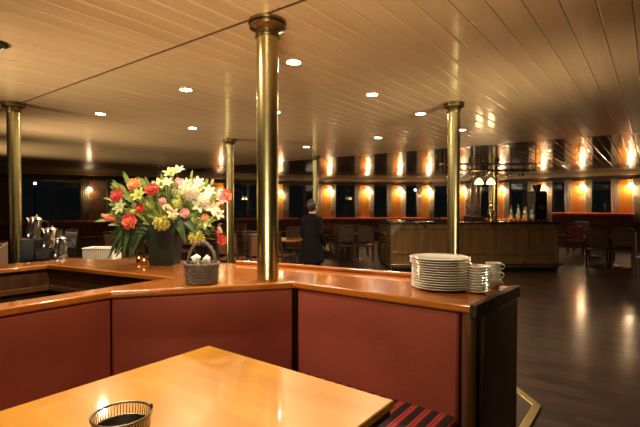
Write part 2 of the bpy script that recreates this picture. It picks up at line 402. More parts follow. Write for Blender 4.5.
cushion(pA[0], (pA[1][0], pA[1][1]-.02), 0, .22); cushion(pB[0], pB[1], .22, .22); cushion((pC[0][0]+.02, pC[0][1]), pC[1], .22, 0)

# ------------------------------------------------------------------ dining table in front
tb = thing('dining_table', 'honey coloured lacquered dining table in the near foreground', 'table', (-1.345, .70, 0))
s = MB(); s.box((-.555, -.82, .718), (.555, .82, .75)); s.build('tabletop', M['table'], tb, bevel=.006)
s = MB(); s.box((-.545, -.81, .685), (.545, .81, .719)); s.build('edge_band', M['table_edge'], tb, bevel=.004)
for yy in (-.5, .45):
    s = MB(); s.lathe([(.19, 0), (.19, .015), (.06, .05), (.045, .09), (.045, .62), (.10, .684)], 28, Tr(0, yy)); s.build('pedestal', M['dark_metal'], tb)

# ------------------------------------------------------------------ metal basket on the table
mb = thing('bread_basket', 'round metal basket with pierced rim on the honey coloured table', 'basket', (-1.318, .715, .75))
R0 = .087
s = MB(); s.lathe([(0, .004), (.070, .004), (.074, 0), (.076, .010), (.072, .012), (0, .010)], 40); s.build('base_plate', M['dark_metal'], mb)
s = MB(); s.lathe([(.076, .008), (.083, .062), (.081, .062), (.074, .010)], 48); s.build('bowl', M['dark_metal'], mb)
s = MB()
for k in range(56):
    a = 2*PI*k/56; s.tube([(.082*math.cos(a), .082*math.sin(a), .060), (R0*math.cos(a), R0*math.sin(a), .098)], .0016, 5)
s.build('pierced_band', M['steel'], mb)
s = MB(); s.tube([(R0*math.cos(2*PI*k/48), R0*math.sin(2*PI*k/48), .100) for k in range(48)], .0042, 8, True); s.build('rim', M['dark_metal'], mb)
s = MB(); s.tube([(.082*math.cos(2*PI*k/48), .082*math.sin(2*PI*k/48), .061) for k in range(48)], .003, 8, True); s.build('lower_ring', M['dark_metal'], mb)
a = math.radians(62)
s = MB(); s.lathe([(0, .098), (.004, .10), (.0045, .112), (.003, .116), (0, .117)], 12, Tr(R0*math.cos(a), R0*math.sin(a))); s.build('knob', M['black_plastic'], mb)

# ------------------------------------------------------------------ crockery on the counter end
def plate_prof(R): return [(0, .005), (R*.58, .005), (R*.63, .0), (R*.66, .002), (R*.74, .009), (R, .016), (R+.001, .019), (R-.004, .0205), (R*.74, .0145), (R*.62, .0085), (0, .008)]
ORD = ['topmost', 'second', 'third', 'fourth', 'fifth', 'sixth', 'seventh', 'eighth', 'ninth', 'tenth', 'eleventh', 'twelfth', 'bottom']
pl = None
for i in range(13):
    if pl is None:
        s = MB(); s.lathe(plate_prof(.172), 56); pl = o = s.build('dinner_plate', M['china'])
    else:
        o = pl.copy(); COL.objects.link(o)
    sh = -.012 if i >= 10 else 0
    o.location = (-.980+sh*.8+random.uniform(-.002, .002), 2.475+sh*.6+random.uniform(-.002, .002), CT+.0005+i*.0138)
    n = ORD[12-i]
    tag(o, ('%s white dinner plate of the tall stack on the counter' % n) if i in (0, 12) else ('%s white dinner plate from the top of the tall stack' % n), 'plate', 'dinner plates in the tall stack')
pl = None; R2 = .066
for i in range(10):
    if pl is None:
        s = MB(); s.lathe([(0, .004), (R2*.5, .004), (R2*.56, 0), (R2*.6, .002), (R2, .014), (R2+.001, .017), (R2-.003, .018), (R2*.6, .008), (0, .006)], 40); pl = o = s.build('saucer', M['china'])
    else:
        o = pl.copy(); COL.objects.link(o)
    o.location = (-.764, 2.462, CT+.0005+i*.0148)
    n = (ORD[:9]+['bottom'])[9-i]
    tag(o, ('%s white saucer of the short stack beside the dinner plates' % n) if i in (0, 9) else ('%s white saucer from the top beside the dinner plates' % n), 'saucer', 'saucers in the short stack')
pl = None
for i in range(3):
    if pl is None:
        pl = o = thing('coffee_cup', '', 'cup')
        s = MB(); s.lathe([(0, .003), (.024, .003), (.026, 0), (.029, .002), (.038, .02), (.045, .058), (.043, .058), (.036, .021), (.026, .007), (0, .006)], 32); s.build('bowl', M['china'], o)
        s = MB(); s.tube([(.042, 0, .05), (.056, 0, .052), (.064, 0, .040), (.058, 0, .025), (.038, 0, .018)], .004, 8); s.build('handle', M['china'], o)
    else: o = copy_tree(pl)
    o.location = (-.738, 2.66, CT+.0005+i*.0490)
    o.scale = (1, 1, .88); o.rotation_euler = (0, 0, -.4+i*.15)
    tag(o, '%s white cup of the stack at the counter end' % ['bottom', 'middle', 'topmost'][i], 'cup', 'cups stacked at the counter end')

# ------------------------------------------------------------------ wicker basket
BK = Vector((-2.243, 1.742, CT+.001))
wb = thing('wicker_basket', 'small grey wicker basket with arched handle beside the thick brass column', 'basket', BK)
s = MB(); s.lathe([(0, .002), (.088, .002), (.094, .01), (.104, .118), (.100, .118), (.090, .012), (0, .010)], 40)
for z in [i*.0125+.008 for i in range(9)]:
    r = .094+.010*z/.12
    s.tube([((r+.002*math.cos(k*PI/2+z*700))*math.cos(2*PI*k/40), (r+.002*math.cos(k*PI/2+z*700))*math.sin(2*PI*k/40), z) for k in range(40)], .0052, 6, True)
s.build('woven_body', M['wicker'], wb)
s = MB()
for ph in (0, PI): s.tube([((.105+.003*math.cos(8*2*PI*k/64+ph))*math.cos(2*PI*k/64), (.105+.003*math.cos(8*2*PI*k/64+ph))*math.sin(2*PI*k/64), .120+.004*math.sin(8*2*PI*k/64+ph)) for k in range(64)], .006, 6, True)
s.build('rim', M['wicker'], wb)
s = MB(); ca, sa = math.cos(.35), math.sin(.35)
for ph in (0, 2.1, 4.2):
    pts = []
    for k in range(25):
        a = PI*k/24; u = -.102*math.cos(a); z = .10+.155*math.sin(a); q = .005
        pts.append((u*ca+q*math.sin(k*.9+ph)*.6, u*sa+q*math.cos(k*.9+ph), z+q*math.sin(k*.9+ph)))
    s.tube(pts, .006, 6)
s.build('handle', M['wicker'], wb)
for k, (dx, dy, dz, tilt) in enumerate(((-.040, -.012, .062, .2), (.036, .020, .056, -.2))):
    s = MB()
    rows = []
    for i in range(9):
        t = i/8; r = .033*(1-.5*t)+.006*math.sin(t*9)
        rows.append((r if i < 8 else 0, t*.165))
    s.lathe(rows, 16)
    for v in s.bm.verts: v.co.x += .006*math.sin(v.co.z*90+v.co.y*60); v.co.y += .006*math.cos(v.co.z*70+v.co.x*80)
    o = s.build('folded_napkin', M['napkin']); o.location = BK+Vector((dx, dy, dz-.046)); o.rotation_euler = (tilt*.3, tilt*.3, k)
    tag(o, ['white folded napkin standing tall in the wicker basket', 'white napkin behind the taller one in the wicker basket'][k], 'napkin', 'napkins in the wicker basket')

# ------------------------------------------------------------------ flower arrangement
FO = Vector((-3.20, 2.12, CT))
ar = thing('flower_arrangement', 'large bouquet of mixed flowers in a dark green vase on the counter', 'flowers', FO, math.radians(37.1))
# local frame: x right as seen from the table, y away from the table, z up
s = MB(); s.lathe([(0, 0), (.135, 0), (.140, .02), (.160, .33), (.152, .33), (.13, .02), (0, .02)], 4, Tr(rz=.0))
s.build('vase', M['vase'], ar, smooth=False, bevel=.012)
PX = 3.76/440                                     # metres per step of the measured outline
def loc(px, py, dy=0): return Vector(((px-163)*PX, dy, .475-(py-206)*PX+.0))
def rose(c, r, m, name='rose', tilt=None, n=16):
    s = MB(); d = (c-Vector((0, .05, .30))).normalized() if tilt is None else tilt
    Q = Vector((0, 0, 1)).rotation_difference((d+Vector((0, -.8, 0))).normalized()).to_matrix().to_4x4()
    T = Matrix.Translation(c) @ Q
    s.ball((0, 0, 0), (r*.55, r*.55, r*.6), 12, T)
    for ring, (k, el, L, W) in enumerate(((3, 1.15, .75, .9), (5, .75, 1.0, 1.0), (6, .30, 1.1, 1.1), (7, -.1, 1.1, 1.0))):
        for i in range(k):
            a = 2*PI*i/k+ring*.5
            s.petal(T @ Matrix.Rotation(a, 4, 'Z') @ Matrix.Translation((r*.12, 0, -r*.25)) @ Matrix.Rotation(-el, 4, 'Y'), r*L, r*W, .5, 4, .6)
    return s.build(name, m, ar)
def lily(c, r, m, name='lily', n=6):
    s = MB(); d = (c-Vector((0, .05, .25))).normalized()
    Q = Vector((0, 0, 1)).rotation_difference((d+Vector((0, -.9, .1))).normalized()).to_matrix().to_4x4(); T = Matrix.Translation(c) @ Q
    for i in range(n):
        s.petal(T @ Matrix.Rotation(2*PI*i/n, 4, 'Z') @ Matrix.Rotation(-.7, 4, 'Y'), r*1.25, r*.62, -.35, 6, .1)
    for i in range(5):
        a = 2*PI*i/5; s.tube([T @ Vector((0, 0, 0)), T @ Vector((r*.2*math.cos(a), r*.2*math.sin(a), r*.7))], r*.03, 4)
    return s.build(name, m, ar)
def pom(c, r, m, name, k=70):
    s = MB(); s.ball(c, r*.72, 14)
    for i in range(k):
        z = 1-2*(i+.5)/k; a = i*2.39996; q = math.sqrt(1-z*z); d = Vector((q*math.cos(a), q*math.sin(a), z))
        Q = Vector((1, 0, 0)).rotation_difference(d).to_matrix().to_4x4()
        s.petal(Matrix.Translation(c+d*r*.45) @ Q @ Matrix.Rotation(i, 4, 'X'), r*.55, r*.34, .5, 3, .4)
    return s.build(name, m, ar)
def hydrangea(c, r, m, name='hydrangea', k=60):
    s = MB(); s.ball(c, r*.75, 12)
    for i in range(k):
        z = 1-2*(i+.5)/k; a = i*2.39996; q = math.sqrt(1-z*z); d = Vector((q*math.cos(a), q*math.sin(a), z))
        Q = Vector((0, 0, 1)).rotation_difference(d).to_matrix().to_4x4(); T = Matrix.Translation(c+d*r*(.82+.12*random.random())) @ Q @ Matrix.Rotation(random.random()*3, 4, 'Z')
        for b_ in range(4): s.petal(T @ Matrix.Rotation(b_*PI/2, 4, 'Z'), r*.26, r*.24, .1, 2)
    return s.build(name, m, ar)
def tulip(c, r, m, d, name='tulip'):
    s = MB(); Q = Vector((0, 0, 1)).rotation_difference(d.normalized()).to_matrix().to_4x4(); T = Matrix.Translation(c) @ Q
    s.lathe([(0, -r), (r*.5, -r*.9), (r*.62, -r*.2), (r*.5, r*.6), (r*.25, r*.9), (0, r*.6)], 12, T)
    for i in range(6): s.petal(T @ Matrix.Rotation(i*PI/3, 4, 'Z') @ Matrix.Translation((r*.3, 0, -r*.9)) @ Matrix.Rotation(-1.35, 4, 'Y'), r*2.1, r*1.0, .12, 5)
    return s.build(name, m, ar)
F = []
F.append(lily(loc(167, 175, .05), .062, M['f_palegreen'])); F.append(lily(loc(163, 186, -.10), .055, M['f_palegreen'])); F.append(lily(loc(172, 171, .10), .05, M['f_white']))
F.append(rose(loc(180, 184, -.10), .042, M['f_pink'], 'carnation'))
F.append(hydrangea(loc(191, 191, -.13), .090, M['f_white'])); F.append(hydrangea(loc(205, 200, -.12), .066, M['f_white']))
F.append(lily(loc(211, 207, -.12), .062, M['f_cream'])); F.append(lily(loc(199, 206, -.12), .055, M['f_white'])); F.append(lily(loc(214, 199, .08), .05, M['f_pink']))
F.append(rose(loc(157, 190, -.15), .050, M['f_red'])); F.append(rose(loc(127, 196, -.19), .052, M['f_red'])); F.append(rose(loc(141, 186, -.16), .050, M['f_peach']))
F.append(rose(loc(139, 219, -.21), .058, M['f_coral'])); F.append(rose(loc(218, 195, .12), .052, M['f_coral']))
F.append(tulip(loc(120, 217, -.17), .036, M['f_coral'], Vector((-1, -.3, .1)))); F.append(tulip(loc(110, 215, -.08), .026, M['f_peach'], Vector((-1, -.2, .3))))
F.append(pom(loc(167, 221, -.18), .068, M['f_yellowgreen'], 'chrysanthemum')); F.append(pom(loc(197, 235, -.12), .066, M['f_yellowgreen'], 'chrysanthemum'))
F.append(pom(loc(150, 206, -.10), .046, M['f_lime'], 'chrysanthemum', 50)); F.append(pom(loc(181, 203, -.16), .048, M['f_lime'], 'chrysanthemum', 50)); F.append(pom(loc(177, 193, -.10), .04, M['f_palegreen'], 'chrysanthemum', 40))
F.append(tulip(loc(216, 228, -.03), .026, M['f_pink'], Vector((.5, -.2, -1)))); F.append(rose(loc(219, 238, -.05), .038, M['f_coral'])); F.append(tulip(loc(213, 232, .0), .02, M['f_red'], Vector((.3, 0, -1))))
F.append(lily(loc(203, 221, -.10), .055, M['f_palegreen'])); F.append(hydrangea(loc(192, 219, -.05), .05, M['f_palegreen'], k=40)); F.append(lily(loc(148, 196, -.20), .055, M['f_lime']))
F.append(rose(loc(187, 212, -.15), .034, M['f_pink'], 'carnation')); F.append(rose(loc(147, 208, -.19), .036, M['f_red'], 'carnation')); F.append(lily(loc(132, 207, -.21), .055, M['f_palegreen']))
F.append(tulip(loc(130, 182, .05), .026, M['f_peach'], Vector((-.8, 0, 1)), 'flower_bud')); F.append(tulip(loc(206, 182, .08), .022, M['f_beige'], Vector((.3, 0, 1)), 'flower_bud')); F.append(tulip(loc(150, 184, .05), .022, M['f_lime'], Vector((-.3, 0, 1)), 'flower_bud'))
rf = random.Random(11)
for k in range(16):
    px, py, dy = rf.uniform(126, 212), rf.uniform(180, 222), rf.uniform(-.23, -.08)
    kind = k % 4
    if kind == 0: F.append(hydrangea(loc(px, py, dy), rf.uniform(.030, .042), M[rf.choice(['f_palegreen', 'f_cream', 'f_white'])], k=26))
    elif kind == 1: F.append(lily(loc(px, py, dy), rf.uniform(.035, .05), M[rf.choice(['f_cream', 'f_palegreen', 'f_lime'])]))
    elif kind == 2: F.append(rose(loc(px, py, dy), rf.uniform(.022, .03), M[rf.choice(['f_peach', 'f_cream', 'f_pink'])], 'carnation'))
    else: F.append(pom(loc(px, py, dy), rf.uniform(.022, .032), M[rf.choice(['f_lime', 'f_palegreen'])], 'chrysanthemum', 36))
for px, py in ((184, 199), (208, 192), (198, 184), (216, 213)): F.append(lily(loc(px, py, -.10), .045, M['f_white']))
s = MB()
def blade(s, base, tip, W, sag=0, n=7):
    base, tip = Vector(base), Vector(tip); d = tip-base; L = d.length
    side = d.cross(Vector((.2, -1, .3))).normalized(); pr = None
    for i in range(n+1):
        t = i/n; p = base+d*t+Vector((0, 0, sag*(t-t*t)*4)); wd = W*math.sin(PI*(.08+.9*t))**.7/2
        nr = side.cross(d).normalized()
        row = [s.bm.verts.new(p-side*wd+nr*wd*.25), s.bm.verts.new(p), s.bm.verts.new(p+side*wd+nr*wd*.25)]
        if pr:
            s.bm.faces.new((pr[0], pr[1], row[1], row[0])); s.bm.faces.new((pr[1], pr[2], row[2], row[1]))
        pr = row
rnd = random.Random(3)
for i in range(42):                              # upright spray
    a = rnd.uniform(-1.2, 1.25); L = rnd.uniform(.15, .36); y = rnd.uniform(-.20, .2)
    b0 = Vector((rnd.uniform(-.12, .12), y*.3, .30)); tip = b0+Vector((math.sin(a)*L*1.05, y, math.cos(a)*L+.02))
    blade(s, b0, tip, rnd.uniform(.018, .034), .03)
for i in range(260):                              # small leaves all through the head of the bouquet
    c0 = Vector((rnd.uniform(-.42, .40), rnd.uniform(-.17, .17), rnd.uniform(.30, .66)))
    if (c0.x/.46)**2+((c0.z-.44)/.27)**2 > 1: continue
    d0 = (c0-Vector((0, .0, .22))).normalized()*rnd.uniform(.05, .10)+Vector((rnd.uniform(-.03, .03), -.02, rnd.uniform(-.03, .03)))
    blade(s, c0, c0+d0, rnd.uniform(.018, .032), .01, 4)
foliage = s.build('foliage', M['leaf'], ar); foliage['kind'] = 'stuff'
s = MB()
for i in range(150):                              # drooping greenery to the left and right
    left = i < 105
    x0 = rnd.uniform(-.22, -.08) if left else rnd.uniform(.06, .18)
    b0 = Vector((x0, rnd.uniform(-.16, .10), rnd.uniform(.26, .40)))
    tip = Vector((rnd.uniform(-.44, -.20) if left else rnd.uniform(.16, .40), b0.y+rnd.uniform(-.05, .05), rnd.uniform(.05, .34) if left else rnd.uniform(.15, .36)))
    blade(s, b0, tip, rnd.uniform(.025, .055), .06)
hang = s.build('drooping_foliage', M['leaf_dark'], ar); hang['kind'] = 'stuff'
s = MB()
for o in F:
    m = sum((Vector(v.co) for v in o.data.vertices), Vector())/len(o.data.vertices)
    s.tube([Vector((m.x*.12, .02, .25)), Vector((m.x*.6, m.y*.6+.01, .25+(m.z-.25)*.6)), m], .0035, 5)
st = s.build('stems', M['stem'], ar); st['kind'] = 'stuff'

for k, (x, y) in enumerate(((-3.50, 2.06), (-3.32, 2.00))):
    t = thing('tealight', ['small orange tealight at the left foot of the green vase', 'small orange tealight right by the front of the green vase'][k], 'candle', (x, y, CT), 0, 'tealights by the vase')
    s = MB(); s.lathe([(0, .002), (.022, .002), (.026, .012), (.028, .034), (.026, .034), (.024, .012), (0, .006)], 20); s.build('cup', M['bottle_a'], t)
    s = MB(); s.lathe([(0, .008), (.022, .008), (.022, .022), (0, .022)], 20); s.build('wax', M['napkin'], t)
    s = MB(); s.lathe([(0, .022), (.005, .028), (.006, .034), (0, .050)], 12); s.build('flame', M['flame'], t)

# ================================================================== LEFT: service table
SV = thing('service_table', 'low dark service table behind the counter carrying the pitchers', 'table', (-5.14, 2.32, 0), math.radians(37.1))
s = MB(); s.box((-.62, -.3, .84), (.62, .32, .88)); s.build('tabletop', M['dark_wood'], SV, bevel=.006)
for sx in (-1, 1):
    for sy in (-1, 1):
        s = MB(); s.box((sx*.56-.025, sy*.25-.025, 0), (sx*.56+.025, sy*.25+.025, .84)); s.build('leg', M['dark_wood'], SV, bevel=.004)
def on_sv(x, y, z): 
    a = math.radians(37.1); return (-5.14+x*math.cos(a)-y*math.sin(a), 2.32+x*math.sin(a)+y*math.cos(a), z)
ts = thing('tiered_stand', 'dark stepped stand holding the steel pitchers', 'stand', on_sv(-.31, 0, .88), math.radians(37.1))
steps = [(-.23, .245, 0), (-.055, .125, 0), (.115, .02, -.06)]
for xx, zz, yy in steps:
    s = MB(); s.box((xx-.08, yy-.1, 0), (xx+.08, yy+.1, zz)); s.build('step', M['black_plastic'], ts, bevel=.004)
pit = None
for k, (xx, zz, yy) in enumerate(steps):
    lab = ['highest of the three steel pitchers nearest the left brass column', 'middle steel pitcher of the three on the stepped stand', 'lowest steel pitcher on the right of the stepped stand'][k]
    if pit is None:
        pit = t = thing('pitcher', lab, 'pitcher', (0, 0, 0), 0, 'steel pitchers on the stepped stand')
        s = MB(); s.lathe([(0, .002), (.060, .002), (.064, .01), (.062, .05), (.052, .12), (.046, .16), (.050, .178), (.046, .178), (.042, .16), (0, .15)], 32); s.build('body', M['steel'], t)
        s = MB(); s.lathe([(.047, .176), (.048, .184), (.03, .196), (.008, .20), (.010, .212), (0, .216)], 24); s.build('lid', M['steel'], t)
        s = MB(); s.tube([(.050, 0, .165), (.085, 0, .172), (.104, 0, .14), (.098, 0, .09), (.058, 0, .045)], .007, 8); s.build('handle', M['black_plastic'], t)
        s = MB(); s.tube([(-.042, 0, .140), (-.062, 0, .160), (-.078, 0, .176)], [.016, .012, .008], 10); s.build('spout', M['steel'], t)
    else:
        t = copy_tree(pit); tag(t, lab, 'pitcher')
    t.location = on_sv(-.31+xx, yy, .88+zz+.0185)
    t.rotation_euler = (Matrix.Rotation(math.radians(37.1), 3, 'Z') @ Matrix.Rotation(math.radians([13, 11, 4][k]), 3, 'Y') @ Matrix.Rotation([.5, .3, .1][k], 3, 'Z')).to_euler(); t.scale = (1.22, 1.22, 1.22)
wbk = thing('white_basket', 'white ribbed rectangular basket left of the flower arrangement', 'basket', on_sv(.17, .16, .881), math.radians(37.1))
s = MB()
for lo, hi in (((-.17, -.11, 0), (.17, .11, .01)), ((-.17, -.11, 0), (.17, -.10, .13)), ((-.17, .10, 0), (.17, .11, .13)), ((-.17, -.11, 0), (-.16, .11, .13)), ((.16, -.11, 0), (.17, .11, .13))): s.box(lo, hi)
s.build('shell', M['white'], wbk, bevel=.002)
s = MB()
for k in range(17): s.box((-.166+k*.0207-.004, -.117, .004), (-.166+k*.0207+.004, -.109, .126))
s.build('ribs', M['white'], wbk, bevel=.002)
s = MB()
for p, q in (((-.175, -.115), (.175, -.115)), ((.175, -.115), (.175, .115)), ((.175, .115), (-.175, .115)), ((-.175, .115), (-.175, -.115))): s.tube([(*p, .132), (*q, .132)], .008, 8)
s.build('rim', M['white'], wbk)

# ================================================================== chairs and tables beyond
def make_chair(back='solid', seat='chair_wood', wd='chair_wood'):
    t = thing('dining_chair', '', 'chair')
    s = MB(); s.box((-.22, -.22, .42), (.22, .21, .47)); s.build('seat', M[seat], t, bevel=.015)
    s = MB()
    for i in range(6):
        z0 = .56+i*.06; y0 = .20+.02*i*.6
        s.box((-.20, y0, z0), (.20, y0+.025, z0+.0605))
    s.build('backrest', M[seat], t, bevel=.006)
    for sx in (-1, 1):
        s = MB(); s.tube([(sx*.20, -.20, 0), (sx*.20, -.19, .42)], [.016, .022], 8); s.build('leg', M[wd], t)
        s = MB(); s.tube([(sx*.20, .25, 0), (sx*.20, .20, .45), (sx*.20, .23, .62), (sx*.20, .285, .95)], [.016, .022, .02, .016], 8); s.build('leg', M[wd], t)
    s = MB(); s.tube([(-.20, .286, .945), (0, .300, .965), (.20, .286, .945)], .02, 8); s.build('top_rail', M[wd], t)
    return t
proto = {}
def chair(x, y, rz, label, kind='dark', z=0):
    if kind not in proto:
        t = proto[kind] = make_chair(seat={'dark': 'chair_wood', 'brown': 'chair_brown', 'red': 'red'}[kind])
    else: t = copy_tree(proto[kind])
    t.location = (x, y, z); t.rotation_euler = (0, 0, rz); tag(t, label, 'chair', 'chairs around the far tables')
tproto = None
def table(x, y, rz, label):
    global tproto
    if tproto is None:
        t = tproto = thing('bistro_table', label, 'table')
        s = MB(); s.box((-.45, -.40, .715), (.45, .40, .75)); s.build('tabletop', M['rail_wood'], t, bevel=.006)
        s = MB(); s.lathe([(.24, 0), (.24, .012), (.07, .04), (.04, .08), (.04, .66), (.12, .714)], 20); s.build('pedestal', M['chair_wood'], t)
    else: t = copy_tree(tproto)
    t.location = (x, y, 0); t.rotation_euler = (0, 0, rz); tag(t, label, 'table', 'far saloon tables')
R37 = math.radians(37.1)
spots = [(-6.75, 10.5, R37, 'beside the left end of the bar', 'dark'), (-8.6, 12.4, R37+.2, 'under the lit windows beyond the bar', 'red'), (-6.75, 7.55, .2, 'behind the thick brass column', 'dark'),
         (-8.9, 5.6, .3, 'behind the flowers toward the port windows', 'brown'), (-10.4, 8.8, .5, 'farthest back by the port windows', 'brown'), (-10.6, 3.6, .2, 'behind the steel pitchers', 'dark'),
         (-.85, 13.2, .05, 'right of the bar in the open floor', 'dark'), (-1.6, 16.0, 0, 'by the bow windows right of the bar', 'red'), (.3, 10.4, .1, 'at the right edge of the room', 'dark'), (.4, 15.6, 0, 'at the bow windows by the right edge', 'red')]
for i, (x, y, rz, where, kind) in enumerate(spots):
    table(x, y, rz, 'wooden pedestal table '+where)
    ca, sa = math.cos(rz), math.sin(rz)
    for k, (dx, dy, r2, word) in enumerate(((-.27, -.66, PI, 'nearer left'), (.27, -.64, PI, 'nearer right'), (-.27, .66, 0, 'farther left'), (.27, .66, 0, 'farther right'))):
        chair(x+dx*ca-dy*sa, y+dx*sa+dy*ca, rz+r2+random.uniform(-.05, .05), '%s %s chair at the table %s' % ({'dark': 'dark wooden', 'brown': 'brown', 'red': 'red seated'}[kind], word, where), kind)
chair(-6.05, 6.05, R37+PI+.3, 'brown wooden chair between the slim and the thick brass columns', 'brown')
chair(-6.7, 5.95, R37+PI-.2, 'brown wooden chair just right of the slim brass column', 'brown')
# tan upholstered armchair at the far left edge
t = thing('armchair', 'tan upholstered chair with rounded back at the left edge', 'chair', (-7.43, 2.44, 0), R37+.35)
s = MB(); s.box((-.30, -.30, .25), (.30, .28, .45)); s.build('seat', M['tan'], t, bevel=.05)
s = MB()
pts = [(-.33, .45)]+[(-.33+.66*k/16, .80+.20*math.sin(PI*k/16)**.6) for k in range(17)]+[(.33, .45)]
s.prism(pts, 0, .13, Matrix.Translation((0, .27, 0)) @ Matrix.Rotation(PI/2, 4, 'X') @ Matrix.Translation((0, 0, -.13)))
s.build('backrest', M['tan'], t, bevel=.03)
for sx in (-1, 1):
    for sy in (-1, 1):
        s = MB(); s.tube([(sx*.25, sy*.23, 0), (sx*.24, sy*.22, .26)], .02, 8); s.build('leg', M['chair_wood'], t)

# ------------------------------------------------------------------ window benches
def bench(T, x0, x1, label, m, h=1.0):
    t = thing('window_bench', label, 'bench', T @ Vector((x0, 0, 0)), T.to_euler().z, 'benches under the windows')
    L = x1-x0
    s = MB(); s.box((0, -.62, 0), (L, -.14, .36)); s.build('base', M['dark_wood'], t, smooth=False)
    s = MB(); s.box((0, -.66, .36), (L, -.16, .46)); s.build('seat', M['red_shaded'], t, bevel=.03)
    s = MB(); s.box((0, -.25, .40), (L, -.125, h-.09)); s.build('backrest', M['red_shaded'], t, bevel=.02)
    s = MB(); s.box((0, -.30, h-.095), (L, -.12, h)); s.build('top_roll', M[m], t, bevel=.03)  # brighter strip: light along the bench top is painted in
bench(segs[1][0], .15, 5.3, 'red bench under the lit windows left of the bar', 'red_lit')
bench(segs[2][0], .6, 3.6, 'red bench under the windows straight behind the bar', 'red_lit')
bench(segs[2][0], 4.9, 7.4, 'red bench under the lit pillar right of the bar', 'red_lit', 1.26)
bench(segs[2][0], 7.7, 11.2, 'dark red bench in the dim right corner of the bow', 'red', 1.26)
bench(segs[0][0], 10.2, 14.6, 'dull red bench along the port windows behind the brass columns', 'red')
bench(segs[0][0], 3.2, 9.4, 'dull red bench along the port windows behind the flowers', 'red')

# ------------------------------------------------------------------ curtains and wall lamps
words = ['port side', 'bow side', 'bow']
count = ['first', 'second', 'third', 'fourth', 'fifth', 'sixth', 'seventh', 'eighth']
for T, si, sx, k, sg in curtain_specs:
    s = MB(); n = 24; wd = .24 if si else .30; pr = None
    for i in range(n+1):
        u = -wd/2+wd*i/n; y = -.075+.028*math.sin(i*PI/2.6)
        row = [s.bm.verts.new(T @ Vector((sx+u*(1 if z > 1.7 else .85), y, z))) for z in (SILL+.005, 1.35, 1.8, HEAD+.03)]
        if pr:
            for a, b, c_, d in zip(pr, pr[1:], row[1:], row): s.bm.faces.new((a, b, c_, d))
        pr = row
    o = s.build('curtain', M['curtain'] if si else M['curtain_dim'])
    sm = o.modifiers.new('cloth', 'SOLIDIFY'); sm.thickness = .006
    tag(o, 'pale curtain on the %s of the %s pillar along the %s windows' % ('left' if sg < 0 else 'right', count[k], words[si]), 'curtain', 'curtains beside the window pillars')
for T, si, sx, k in lamp_specs:
    z = 2.22 if si else 2.08
    p = T @ Vector((sx, -.05, z)); rz = T.to_euler().z
    t = thing('wall_lamp', 'glowing wall lamp on the %s pillar along the %s windows' % (count[k], words[si]), 'wall lamp', p, rz, 'wall lamps on the pillars')
    s = MB(); s.lathe([(0, 0), (.045, 0), (.045, .012), (0, .016)], 20, Matrix.Translation((0, 0, -.06)) @ Matrix.Rotation(PI/2, 4, 'X')); s.build('wall_plate', M['brass'], t)
    s = MB(); s.tube([(0, -.01, -.06), (0, -.07, -.075), (0, -.12, -.05), (0, -.12, .0)], .009, 8); s.build('arm', M['brass'], t)
    s = MB(); s.lathe([(.085, -.03), (.055, .045), (.04, .065), (.035, .065), (.05, .04), (.08, -.03)], 24, Tr(0, -.12, 0)); s.build('shade', M['shade'], t)
    s = MB(); s.ball((0, -.12, .0), .025, 12); s.build('bulb', M['lamp_bulb'], t)
    light('wall_lamp_light', 'POINT', T @ Vector((sx, -.20, z-.04)), 14 if si else (2 if k == 2 else 7), (1, .72, .42), .06)

# ================================================================== BAR
BA = math.atan2(2.35, 3.05); BO = Vector((-4.75, 8.95, 0)); BT = Matrix.Translation(BO) @ Matrix.Rotation(BA, 4, 'Z')
bar = thing('bar_counter', 'panelled brown wooden bar counter with dark top across the room', 'bar', BO, BA)
BL = 3.85; BH = 1.14
s = MB(); s.prism([(0, 0), (BL, 0), (BL, 2.0), (BL-.6, 2.0), (BL-.6, .6), (.6, .6), (.6, 2.0), (0, 2.0)], .08, BH-.05); s.build('carcass', M['bar_wood'], bar, smooth=False)
s = MB(); s.prism([(-.04, -.05), (BL+.04, -.05), (BL+.04, 2.04), (BL-.62, 2.04), (BL-.62, .64), (.62, .64), (.62, 2.04), (-.04, 2.04)], BH-.05, BH); s.build('worktop', M['bar_top'], bar, bevel=.012)
s = MB(); s.prism([(.03, .04), (BL-.03, .04), (BL-.03, 1.98), (BL-.58, 1.98), (BL-.58, .58), (.58, .58), (.58, 1.98), (.03, 1.98)], 0, .08); s.build('plinth', M['black_plastic'], bar, smooth=False)
n = 5
for k in range(n):
    x0 = .02+k*(BL-.04)/n; x1 = x0+(BL-.04)/n
    s = MB()
    s.box((x0, -.018, .10), (x0+.07, .002, BH-.06)); s.box((x1-.07, -.018, .10), (x1, .002, BH-.06))
    s.box((x0, -.018, .10), (x1, .002, .22)); s.box((x0, -.018, BH-.17), (x1, .002, BH-.06)); s.box((x0, -.022, .40), (x1, .002, .46))
    s.build('front_panel', M['bar_wood'], bar, bevel=.005)
s = MB(); s.tube([(-.02, -.13, .18), (BL+.02, -.13, .18)], .022, 12); s.build('foot_rail', M['brass'], bar)
s = MB()
for k in range(4): s.box((.3+k*1.08-.012, -.13, .17), (.3+k*1.08+.012, 0, .19))
s.build('rail_bracket', M['brass'], bar, smooth=False)
def on_bar(x, y, z=BH): return BT @ Vector((x, y, z))
